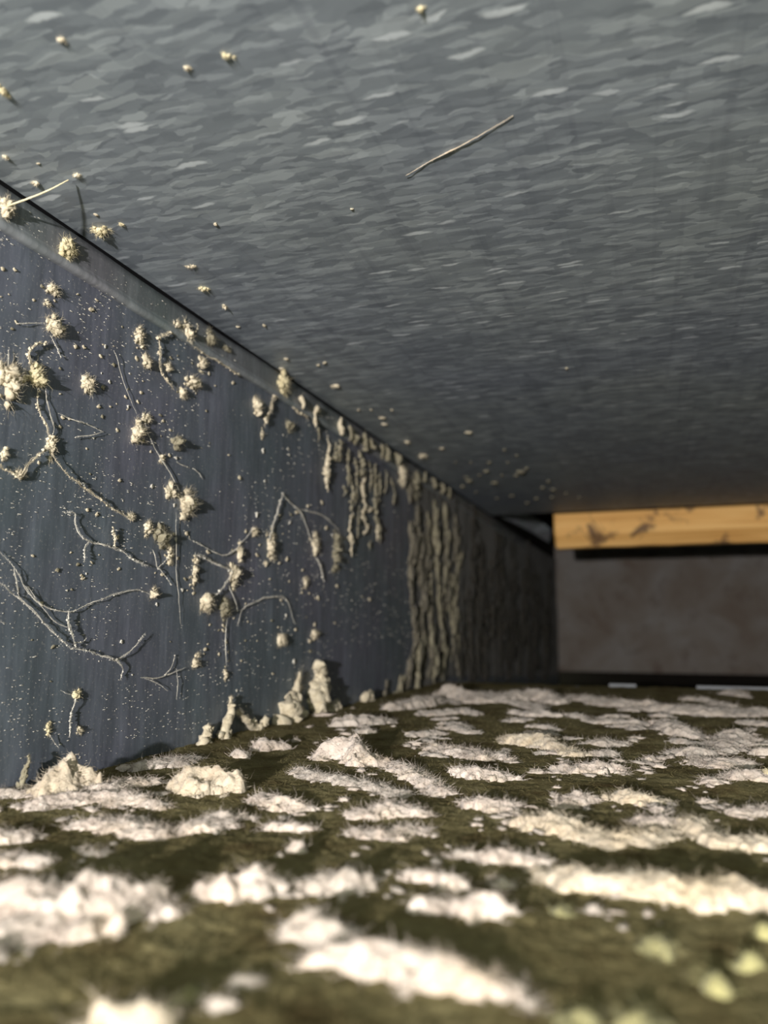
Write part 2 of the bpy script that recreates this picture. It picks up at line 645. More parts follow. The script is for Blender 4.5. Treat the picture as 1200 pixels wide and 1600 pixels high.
# bent metal tab at the end of the flange, catching the light before the black cavity
V = []
tl = [((781, 807), (792, 800)), ((806, 818), (822, 804)), ((834, 833), (846, 814)), ((858, 848), (861, 828))]
for i, (lo_, up_) in enumerate(tl):
    pl = on_wall(lo_[0], lo_[1], 0.002 + 0.006 * i)
    pu = on_wall(up_[0], up_[1], 0.004 + 0.010 * i)
    V += [pl, pl + np.array([-0.0012, 0, 0]), pu + np.array([-0.0012, 0, 0]), pu]
q = [(i * 4 + j, i * 4 + (j + 1) % 4, (i + 1) * 4 + (j + 1) % 4, (i + 1) * 4 + j) for i in range(3) for j in range(4)]
q += [(3, 2, 1, 0), (12, 13, 14, 15)]
mb = MB()
mb.add(V, q)
tag(mb.build('metal_tab', M_BRIGHT, smooth=False, loc=V[0]), 'bright bent metal tab beside the left end of the orange board', 'metal tab')


# ------------------------------------------------------------------ dust on the floor
def dust_patch(label, spine, mat=None, cat='dust patch', name='dust_patch', group=None, fuzz=1.0, asp=0.8, seed=None, hscale=1.0):
    mat = mat or WHITE
    seed = seed if seed is not None else int(rng.integers(1, 9999))
    C, R, H = [], [], []
    for (px, py, r, h) in spine:
        p = on_floor(px, py)
        d = p @ FW
        C.append(p[:2])
        R.append(r * d / F)
        H.append(h * d / F * hscale)
    C, R, H = np.array(C), np.array(R), np.array(H)
    dm = np.mean([np.array([c[0], c[1], FZ]) @ FW for c in C])
    cell = max(0.00042, 0.0024 * dm)
    if dm < 0.19:
        cell = 0.0007
    ex = R.max() * 2.0
    lo, hi = C.min(0) - ex, C.max(0) + ex
    lo[0] = max(lo[0], WX)
    hi[1] = min(hi[1], FEND + 0.004)
    gx = np.arange(lo[0], hi[0], cell)
    gy = np.arange(lo[1], hi[1], cell)
    if len(gx) < 3 or len(gy) < 3:
        return None
    X, Y = np.meshgrid(gx, gy)
    # domain warp for torn outlines
    rm = R.mean()
    P = p3(X, Y)
    wx = fbm(P / (rm * 0.6), 4, seed, 0.55) * rm * 0.6
    wy = fbm(P / (rm * 0.6), 4, seed + 50, 0.55) * rm * 0.6
    Q = np.stack([X + wx, Y + wy], -1)
    m = np.full(X.shape, -9.0)
    hh = np.zeros(X.shape)
    for i in range(max(1, len(C) - 1)):
        a, b = C[i], C[min(i + 1, len(C) - 1)]
        ab = b - a
        t = np.clip(((Q - a) @ ab) / (ab @ ab + 1e-12), 0, 1)
        dd = Q - a - t[..., None] * ab
        r = R[i] * (1 - t) + R[min(i + 1, len(C) - 1)] * t
        h = H[i] * (1 - t) + H[min(i + 1, len(C) - 1)] * t
        mm = 1 - np.sqrt(dd[..., 0]**2 + (dd[..., 1] / asp)**2) / r
        up = mm > m
        m = np.where(up, mm, m)
        hh = np.where(up, h, hh)
    f1 = fbm(P / (rm * 0.42), 5, seed + 90, 0.62)
    f2 = fbm(P / max(rm * 0.16, cell * 2.5), 3, seed + 70, 0.6)
    m2 = m + 0.60 * f1 + 0.34 * f2 - 0.10
    ok = m2 > 0
    if ok.sum() < 8:
        return None
    m3 = m + 0.34 * fbm(P / (rm * 0.7), 3, seed + 90, 0.45) - 0.02
    lump = 0.82 + 0.36 * fbm(P / (rm * (0.45 if (H / R).max() < 0.75 else 0.75)), 3, seed + 130, 0.5)
    z = hh * (0.12 * np.clip(m2 * 6, 0, 1) + (1 - (1 - np.clip((m3 + 0.18 * f2) / 1.3, 0, 1)) ** 1.7)) * np.clip(lump, 0.2, 1.4)
    z = z * min(2.2, hh.max() / max(1e-6, z[ok].max()))
    z = z + (0.00022 * vnoise(P / 0.0011, seed + 3) + 0.00035 * fbm(P / 0.0035, 2, seed + 8)) * np.clip(m2 * 5, 0, 1) * max(1, dm / 0.35)
    z = np.maximum(z, 0.0001)
    base = felt_z(X, Y)
    Zt = np.where(ok, base + z, base - 0.0006)
    ny_, nx_ = X.shape
    jx = rng.normal(0, cell * 0.22, X.shape)
    jy = rng.normal(0, cell * 0.22, X.shape)
    V = np.stack([X + jx, Y + jy, Zt], -1).reshape(-1, 3)
    V[:, 0] = np.maximum(V[:, 0], WX + 0.0002)
    cellok = ok[:-1, :-1] | ok[1:, :-1] | ok[:-1, 1:] | ok[1:, 1:]
    ii = (np.arange(ny_ - 1)[:, None] * nx_ + np.arange(nx_ - 1)[None])[cellok]
    q = np.stack([ii, ii + 1, ii + nx_ + 1, ii + nx_], -1)
    used = np.zeros(len(V), bool)
    used[q.ravel()] = True
    remap = np.cumsum(used) - 1
    mb = MB()
    mb.add(V[used], remap[q])
    j = int(np.argmax(hh.ravel() * 0 + m.ravel()))
    loc = (V[j, 0], V[j, 1], FZ)
    body = mb.build(name, mat, loc=loc)
    tag(body, label, cat, group)
    nf = int(min(3600, fuzz * ok.sum() * cell * cell / (0.0011**2) * 2.2 * (0.28 / max(dm, 0.2))))
    if nf > 12:
        idx = np.flatnonzero(ok.ravel())
        w = 1.0 / (0.35 + m2.ravel()[idx])
        pick = rng.choice(idx, nf, p=w / w.sum())
        P = V[pick] + np.array([0, 0, -0.0002])
        D = np.stack([rng.normal(0, 1, nf), rng.normal(0, 1, nf), rng.uniform(-0.05, 0.55, nf)], -1)
        fb = MB()
        add_fibres(fb, P, D, rng.uniform(0.0014, 0.0048, nf) * (1 if dm < .5 else 1.4), rng.uniform(0.00004, 0.00008, nf) * max(1, dm / 0.3), 0.9)
        fo = fb.build('loose_fibres', mat, body, loc=loc)
        fo['kind'] = 'stuff'
    return body


PATCHES = [
    # label, spine of (pixel x, pixel y of its footing, half width, height), material
    ('tall pale fluffy mound leaning on the metal wall in the left foreground', [(80, 1246, 36, 26), (108, 1238, 44, 62), (135, 1236, 34, 44)], WARMW),
    ('flat white dust tongue running right from the tall mound at the wall', [(150, 1243, 28, 16), (200, 1228, 38, 12), (240, 1224, 20, 8)], WHITE),
    ('round cream fluffy heap a hand right of the tall mound at the wall', [(298, 1236, 38, 34), (345, 1236, 42, 38)], WARMW),
    ('thin wispy dust strip hugging the wall foot behind the round cream heap', [(212, 1200, 24, 8), (268, 1194, 38, 11), (302, 1188, 24, 9)], TAN),
    ('long streaky white patch below the tall mound, ending in loose hairs', [(70, 1262, 30, 16), (130, 1252, 38, 12), (198, 1254, 44, 12), (238, 1262, 24, 8)], WHITE),
    ('ragged white patch of matted hairs, second row below the tall mound', [(130, 1290, 30, 10), (190, 1290, 45, 14), (242, 1302, 38, 11)], WHITE),
    ('ragged white patch of matted hairs just below the round cream heap', [(302, 1296, 34, 13), (340, 1284, 44, 17), (376, 1276, 24, 9)], WHITE),
    ('soft white puff at the left picture edge above the two widest foreground heaps', [(-5, 1310, 36, 18), (36, 1310, 27, 15)], WHITE),
    ('low blurred white bank at the left edge directly behind the widest heap', [(-5, 1347, 42, 14), (52, 1350, 40, 13)], WHITE),
    ('faint small pale smear on felt above the widest left heap', [(150, 1331, 26, 5)], TAN),
    ('widest white heap, lumpy and blurred, in the left foreground', [(-10, 1432, 80, 62), (80, 1440, 84, 66), (165, 1432, 72, 60), (232, 1420, 52, 42), (40, 1462, 70, 30)], WHITE),
    ('blurred white wisp at the left edge under the widest heap', [(-10, 1495, 42, 24)], TAN),
    ('out-of-focus white ball at the bottom left corner region', [(180, 1608, 58, 42), (215, 1608, 50, 38)], WARMW),
    ('two-humped soft white puff right of the widest left heap', [(338, 1400, 32, 34), (395, 1396, 40, 40), (440, 1392, 26, 24)], WHITE),
    ('soft dusky white puff with a dark hollow on its right, centre foreground', [(500, 1392, 35, 28), (547, 1388, 38, 30)], TAN),
    ('greyish white knob joining the top of the big central foreground ridge', [(478, 1456, 44, 36), (528, 1466, 38, 32)], TAN),
    ('big blurred cream ridge sloping down right in the centre foreground', [(505, 1505, 42, 30), (572, 1508, 54, 42), (642, 1522, 60, 44), (722, 1538, 58, 38), (800, 1556, 48, 20)], WHITE),
    ('slim white patch with a bright right end behind the white ball pair', [(642, 1374, 20, 10), (672, 1372, 25, 13), (706, 1386, 28, 22)], WHITE),
    ('white dust arch ending in a bright ball on its right, right of centre foreground', [(658, 1424, 20, 22), (700, 1420, 27, 14), (746, 1428, 38, 34), (776, 1430, 30, 30)], WHITE),
    ('small bright white tuft above the bright ball of the dust arch', [(786, 1381, 22, 15)], WHITE),
    ('narrow lumpy white line running into the left end of the long right ridge', [(720, 1339, 25, 11), (760, 1342, 30, 15), (800, 1340, 30, 15), (838, 1349, 28, 17)], WHITE),
    ('long cream ridge of fluff across the right foreground to the picture edge', [(852, 1366, 28, 15), (905, 1382, 42, 30), (960, 1393, 50, 26), (1020, 1398, 44, 28), (1080, 1412, 54, 40), (1140, 1412, 50, 37), (1195, 1420, 44, 33)], WARMW),
    ('long hairy cream ridge in sharp focus right of centre', [(828, 1290, 32, 21), (870, 1290, 35, 23), (902, 1306, 40, 18), (950, 1315, 40, 13), (1000, 1312, 38, 11), (1045, 1304, 22, 7)], WARMW),
    ('white tuft leaning left above the sharp hairy ridge', [(880, 1259, 20, 9), (906, 1249, 28, 16)], WHITE),
    ('combed white tuft right of the dark brown hollow', [(975, 1250, 26, 17), (1006, 1255, 28, 13), (1036, 1254, 20, 7)], WARMW),
    ('small white tuft just under the combed tuft by the brown hollow', [(1034, 1273, 20, 11)], WHITE),
    ('white strip between the sharp hairy ridge and the right edge fringe', [(1010, 1289, 25, 9), (1052, 1289, 30, 11)], WHITE),
    ('thick combed white fringe falling towards the right picture edge', [(1085, 1294, 25, 15), (1116, 1315, 30, 17), (1152, 1323, 32, 19), (1192, 1320, 30, 18)], WARMW),
    ('flat pale flake at the right edge above the combed white fringe', [(1160, 1273, 26, 8), (1196, 1266, 26, 8)], WHITE),
    ('small pale flake, upper one of the chain by the right edge', [(1116, 1225, 24, 7)], WHITE),
    ('small pale flake, lower one of the chain by the right edge', [(1106, 1253, 16, 8)], WHITE),
    ('pale cloudy patch at the right edge with the yellow tuft on it', [(1150, 1219, 30, 13), (1186, 1219, 25, 15)], WHITE),
    ('small warm yellow tuft on the pale cloudy patch at the right edge', [(1198, 1218, 17, 17)], YELLOW),
    ('smooth grey-white oval heap behind the brown hollow', [(880, 1205, 28, 11), (930, 1205, 38, 17), (965, 1204, 20, 11)], WHITE),
    ('oval heap with a faint orange blush, far middle of the floor', [(800, 1160, 27, 13), (840, 1164, 38, 19), (876, 1171, 25, 11), (902, 1182, 24, 9)], WARMW),
    ('low pale strip right of the orange-blushed oval heap', [(945, 1181, 28, 9)], TAN),
    ('long flat grey-white strip left of the orange-blushed oval heap', [(688, 1172, 34, 9), (745, 1182, 42, 11), (786, 1185, 20, 6)], WHITE),
    ('cream knoll below the long flat strip, upper of two stacked patches', [(745, 1214, 38, 17), (786, 1216, 22, 13)], WHITE),
    ('fibrous white patch, lower of two stacked patches left of the hairy ridge', [(745, 1260, 32, 17), (786, 1262, 34, 13)], WHITE),
    ('pointed white mound by the twin lint spires at the wall foot', [(510, 1186, 30, 17), (545, 1184, 34, 36), (577, 1195, 28, 17)], WHITE),
    ('long grey-white combed sheet in front of the pointed mound', [(468, 1209, 22, 9), (510, 1219, 32, 9), (570, 1229, 35, 8), (622, 1239, 30, 8)], TAN),
    ('broken white tufts on the right flank of the pointed mound', [(620, 1199, 25, 11), (652, 1219, 28, 11), (686, 1239, 25, 11)], WHITE),
    ('bright streaky white patch in the middle floor, upper of a pair', [(568, 1275, 32, 9), (615, 1268, 40, 15), (652, 1275, 22, 9)], WHITE),
    ('bright streaky white patch in the middle floor, lower of a pair', [(560, 1303, 28, 9), (602, 1305, 32, 11), (646, 1295, 25, 9)], WHITE),
    ('bright fluffy white patch left of the streaky pair, upper one', [(410, 1250, 28, 13), (446, 1260, 32, 15), (482, 1262, 22, 7)], WHITE),
    ('bright fluffy white patch left of the streaky pair, lower one', [(430, 1290, 26, 12), (466, 1294, 25, 9)], WHITE),
    ('small bright white crumb of fluff alone on felt, left of centre', [(462, 1331, 20, 15)], WHITE),
    ('tiny white dot of fluff beside the lone bright crumb', [(438, 1340, 9, 7)], WHITE),
    ('puffy white lump in front of the twin lint spires', [(415, 1170, 28, 17), (446, 1169, 14, 11)], WHITE),
    ('smooth grey dust bank on the far floor edge under the lint-covered wall', [(700, 1090, 25, 20), (760, 1096, 40, 12), (810, 1093, 30, 14), (845, 1092, 26, 21), (872, 1099, 20, 9)], TAN),
    ('flat grey dust bar just before the far dust bank', [(815, 1116, 22, 7), (842, 1118, 34, 9)], TAN),
    ('tan dust bank right of the twin lint spires at the wall foot', [(538, 1133, 32, 15), (588, 1129, 38, 9)], TAN),
    ('small tan dust crumb before the bank right of the lint spires', [(571, 1145, 16, 8)], TAN),
    ('low tan dust drift at the foot of the lint-covered wall', [(612, 1108, 20, 10), (650, 1104, 24, 14), (678, 1098, 20, 12)], TAN),
    ('dim grey drift along the far floor edge, right of the far dust bank', [(908, 1094, 20, 8), (960, 1102, 40, 9), (1012, 1104, 30, 11)], TAN),
    ('dim grey drift, second row from the far edge, middle right', [(955, 1129, 38, 9), (992, 1132, 25, 9)], TAN),
    ('dim grey diagonal drift between the far edge and the felt clearing', [(1040, 1134, 25, 13), (1072, 1150, 30, 13)], TAN),
    ('dim wide grey bank on the far floor edge at the right', [(1060, 1110, 45, 11), (1120, 1116, 50, 11), (1182, 1117, 40, 11)], TAN),
    ('pinkish dim oval heap behind the yellow tuft at the right edge', [(1136, 1169, 27, 12), (1152, 1156, 34, 20)], TAN),
    ('dim flat heap on the right rim of the felt clearing', [(1085, 1179, 40, 13)], TAN),
    ('grey flat bar in front of the pinkish oval heap', [(1130, 1194, 50, 11)], WHITE),
    ('dim pinkish drift at the right picture edge, far back', [(1194, 1180, 25, 13)], TAN),
    ('thin dim grey smear left of the felt clearing', [(950, 1164, 34, 7)], TAN),
    ('tiny pale crumb in the felt clearing, upper one', [(1016, 1188, 14, 8)], WHITE),
    ('tiny pale crumb in the felt clearing, lower one', [(1030, 1197, 12, 6)], WHITE),
    ('dim spiky grey-green tuft in the lower right foreground', [(1030, 1488, 34, 22)], OLIVE),
    ('blurred yellow-green ball, upper of the pair in the lower right corner', [(1168, 1508, 28, 24)], YGREEN),
    ('blurred yellow-green ball, lower of the pair in the lower right corner', [(1120, 1545, 28, 28)], YGREEN),
    ('blurred yellow-green tuft at the right edge under the long ridge', [(1195, 1465, 22, 20)], YGREEN),
    ('dim grey-green puff below the middle of the long right ridge', [(880, 1426, 24, 16)], OLIVE),
    ('small pale knob beside the dim grey-green puff', [(926, 1425, 13, 13)], TAN),
    ('low olive hump on the bottom edge, right of centre', [(905, 1600, 40, 22)], OLIVE),
    ('low olive hump on the bottom edge, nearer the right corner', [(1005, 1600, 46, 24)], OLIVE),
    ('faint grey blur of dust low in the left foreground, upper', [(385, 1535, 26, 10)], TAN),
    ('faint grey blur of dust low in the left foreground, middle', [(285, 1552, 32, 12)], OLIVE),
    ('faint grey blur of dust low in the left foreground, lower', [(345, 1575, 30, 14)], TAN),
    ('pale ragged skirt of dust at the wall foot by the left picture edge', [(0, 1246, 32, 12), (45, 1246, 18, 11)], TAN),
    ('flat white crumb of fluff at the wall foot behind the puffy lump', [(376, 1182, 20, 10)], WHITE),
]
for lb, sp, mt in PATCHES:
    far = sp[0][1] < 1135
    dust_patch(lb, sp, mt, fuzz=0.5 if far else 1.0, asp=0.9)

# dim flakes of the far floor, alike
k = 0
while k < 46:
    x = rng.uniform(640, 1215)
    y = 1082 + 100 * rng.random() ** 1.2
    if 925 < x < 1060 and y > 1150:
        continue
    if on_floor(x, y)[1] > FEND - 0.01:
        continue
    r = rng.uniform(10, 26)
    if dust_patch('dim grey dust flake on the far right part of the floor', [(x, y, r, r * 0.28), (x + r * rng.uniform(0.6, 1.5), y + rng.uniform(-3, 6), r * 0.7, r * 0.22)], TAN, 'dust flake', 'dust_flake', 'dim dust flakes on the far floor', 0.4):
        k += 1

# flakes on the felt towards the right wall
for k in range(30):
    x, y = rng.uniform(0.17, 0.42), 0.18 + 0.5 * rng.random()
    pp = np.array([x, y, FZ])
    px, py, dd = proj(pp)
    r = rng.uniform(0.008, 0.022) * F / dd
    dust_patch('pale dust flake on the felt towards the right duct wall', [(px, py, r, r * 0.3), (px + r * 0.9, py + 2, r * 0.7, r * 0.22)], WHITE, 'dust flake', 'dust_flake', 'dust flakes towards the right wall', 0.4)

# small loose tufts that nothing in the photo tells apart
protos = []
for i in range(10):
    Vi, Ti = ICO[2]
    A = Vi * np.array([1, 0.8, 0.5]) * (1 + 0.9 * fbm(Vi * 1.6 + i * 9, 4, i)[:, None])
    mb = MB()
    mb.add(A, None, Ti)
    nf = 45
    k = rng.integers(0, len(A), nf)
    add_fibres(mb, A[k] * 0.9, A[k] + rng.normal(0, 0.5, (nf, 3)), rng.uniform(0.5, 1.5, nf), rng.uniform(0.02, 0.04, nf), 0.8)
    me = raw_mesh('dust_tuft', np.concatenate(mb.v), np.concatenate(mb.q), np.concatenate(mb.t))
    me.materials.append(WHITE if i % 3 else TAN)
    protos.append(me)
cnt = 0
tries = 0
SPN = [q_ for lb_, sp_, mt_ in PATCHES for q_ in sp_ if 1120 < q_[1] < 1440]
while cnt < 290 and tries < 6000:
    tries += 1
    c_ = SPN[int(rng.integers(0, len(SPN)))]
    px = c_[0] + rng.normal(0, 1.25) * c_[2]
    py = c_[1] + rng.normal(0, 0.42) * c_[2] + 2
    if py < 1085 or px < -20 or px > 1220:
        continue
    p = on_floor(px, py)
    if p[0] < WX + 0.004 or p[1] > FEND - 0.01:
        continue
    if float(fbm(np.array([[p[0] * 30, p[1] * 14, 0.5]]), 2, 77)[0]) < -0.05:
        continue
    d = p @ FW
    r = rng.uniform(3.0, 9.0) * d / F
    o = link('dust_tuft', protos[int(rng.integers(0, 10))], None, None, (p[0], p[1], float(felt_z(np.array(p[0]), np.array(p[1]))) + r * 0.18))
    o.scale = (r * rng.uniform(1.0, 1.9), r, r * rng.uniform(0.6, 1.0))
    o.rotation_euler = (0, 0, rng.uniform(0, 6.28))
    tag(o, 'small loose pale dust tuft lying on the olive felt between the larger heaps', 'dust tuft', 'loose dust tufts on the felt')
    cnt += 1


# ------------------------------------------------------------------ lint on wall and ceiling
def clump(label, px, py, w, h, mat=None, where='wall', lobes=None, fz=1.0, name='lint_clump', cat='lint clump', group=None, seed=None):
    mat = mat or LINT
    seed = seed if seed is not None else int(rng.integers(1, 9999))
    p = on_wall(px, py) if where == 'wall' else on_ceil(px, py)
    nrm = np.array([1.0, 0, 0]) if where == 'wall' else np.array([0, 0, -1.0])
    if where == 'trim':
        p = on_wall(px, py, 0.002)
        nrm = np.array([1.0, 0, 0])
    d = p @ FW
    a, b = w * d / F / 2, h * d / F / 2
    right = RT - nrm * (RT @ nrm)
    right /= np.linalg.norm(right)
    upv = np.cross(nrm, right)
    upv *= np.sign(upv @ UP)
    dep = min(a, b) * 0.8
    n = lobes or int(np.clip(5 + max(w, h) * 0.55, 6, 26))
    mb = MB()
    Vi, Ti = ICO[2]
    pts = []
    u = np.zeros(2)
    for i in range(n):
        # crumbs gather round a wandering core, smaller ones further out
        u = u * 0.55 + rng.normal(0, 0.40, 2)
        rad = np.linalg.norm(u)
        r = min(a, b) * rng.uniform(0.22, 0.52) * (1.15 - 0.45 * min(rad, 1.4))
        c = p + right * u[0] * a + upv * u[1] * b + nrm * dep * rng.uniform(0.05, 0.65) * max(0.25, 1 - rad * 0.6)
        st = np.exp(rng.normal(0, 0.28, 3))
        A = Vi * r * st * (1 + 1.25 * fbm(Vi * 1.9 + seed + i * 7, 4, seed + i, 0.65)[:, None]) + c
        sd = (A - p) @ nrm
        A = A - nrm * np.minimum(sd, 0)[:, None] * 0.92
        mb.add(A, None, Ti)
        pts.append(A)
    body = mb.build(name, mat, loc=p)
    tag(body, label, cat, group)
    A = np.concatenate(pts)
    nf = int(fz * min(420, 30 + (w + h) * 5.5))
    if nf:
        k = rng.integers(0, len(A), nf)
        fb = MB()
        D = (A[k] - p) * 0.7 + rng.normal(0, max(a, b) * 0.6, (nf, 3)) + nrm * dep * 0.3
        add_fibres(fb, A[k], D, rng.uniform(0.25, 1.0, nf) ** 1.5 * min(a, b) * 1.5, np.full(nf, 0.000042) * max(1, d / 0.35), 0.9)
        fo = fb.build('loose_fibres', mat, body, loc=p)
        fo['kind'] = 'stuff'
    return body


def strand(label, pix, r0, mat=None, where='wall', off=0.0012, beads=0, fz=1.0, name='lint_strand', cat='lint strand', group=None, parent=None, rough=0.4, taper=True, r1=None, end_off=None, bundle=True, stretch=1.0, bs=(1, 1, 1)):
    """fluffy thread along pixel points lying just off the sheet metal; r0 in pixels"""
    mat = mat or THREAD
    f = {'wall': on_wall, 'ceil': on_ceil}[where]
    P = np.array([f(x, y, off) for x, y in pix])
    if end_off is not None:
        for i, e in enumerate(end_off):
            P[i] = on_wall(*pix[i], e)
    d = np.mean(P @ FW)
    C = spline(P, max(0.0006, d * 0.0022))
    n = len(C)
    nrm = np.array([1.0, 0, 0]) if where == 'wall' else np.array([0, 0, -1.0])
    sd = int(rng.integers(1, 9999))
    wob = fbm(C * 160, 3, sd)
    T0 = np.gradient(C, axis=0)
    T0 /= np.linalg.norm(T0, axis=1, keepdims=True) + 1e-12
    C = C + nrm * (np.clip(wob, -0.8, 1) * off * 0.8)[:, None] + np.cross(T0, nrm) * (fbm(C * 200, 2, sd + 5) * r0 * d / F * 1.1)[:, None]
    R = r0 * d / F * np.linspace(1, (r1 / r0 if r1 else 1), n) * (0.8 + 0.7 * fbm(C * (420 if bundle else 150), 3, sd + 9))
    R = np.clip(R, 0.25 * r0 * d / F, None)
    if taper:
        e = np.minimum(np.arange(n), np.arange(n)[::-1]) / max(1, n * (0.12 if where == 'wall' else 0.45))
        R = R * (0.35 + 0.65 * np.clip(e, 0, 1))
    mb = MB()
    if bundle:
        # a loose yarn: a thin core and hairs wandering about it
        px = d / F
        tube(mb, C, R * 0.42, 6, sd, rough)
        T = np.gradient(C, axis=0)
        T /= np.linalg.norm(T, axis=1, keepdims=True) + 1e-12
        sidev = np.cross(T, nrm)
        s_ = np.arange(n) / 9.0
        for b_ in range(int(3 + r0)):
            o1 = np.array([vnoise(np.stack([s_, s_ * 0 + b_, s_ * 0 + sd % 97], -1), b_ + 3)]).T
            o2 = np.array([vnoise(np.stack([s_, s_ * 0 + b_, s_ * 0 + sd % 89], -1), b_ + 43)]).T
            i0 = int(rng.uniform(0, 0.35) * n)
            i1 = max(i0 + 3, int(rng.uniform(0.6, 1.0) * n))
            Cb = (C + sidev * o1 * R[:, None] * 2.2 + nrm * np.abs(o2) * R[:, None])[i0:i1]
            tube(mb, Cb, np.full(len(Cb), 0.24 * px), 4, sd + b_, 0.1)
    else:
        tube(mb, C, R, 7, sd, rough, stretch)
    Vi, Ti = ICO[2]
    for i in range(beads):
        k_ = int(rng.integers(0, n))
        c = C[k_]
        r = (R[k_] if not bundle else r0 * d / F) * rng.uniform(0.5, 1.15)
        mb.add(Vi * r * np.array(bs) * (1 + 1.2 * fbm(Vi * 1.9 + i * 5 + sd, 4, sd)[:, None]) + c + rng.normal(0, r * 0.75, 3) * np.array([0.4, bs[1], 1]), None, Ti)
    if parent is None:
        loc = P[0]
        o = mb.build(name, mat, loc=loc)
        tag(o, label, cat, group)
    else:
        o = mb.build(name, mat, parent, loc=P[0])
    nf = int(fz * n * 2.2)
    if nf > 3:
        k = rng.integers(0, n, nf)
        fb = MB()
        D = rng.normal(0, 1, (nf, 3)) * np.array([0.5, 1, 1]) + nrm * 0.3
        add_fibres(fb, C[k], D, rng.uniform(1.2, 4.5, nf) * d / F * min(r0, 3), np.full(nf, 0.16 * d / F), 0.9)
        if parent is None:
            fo = fb.build('loose_fibres', mat, o, loc=P[0])
            fo['kind'] = 'stuff'
    return o


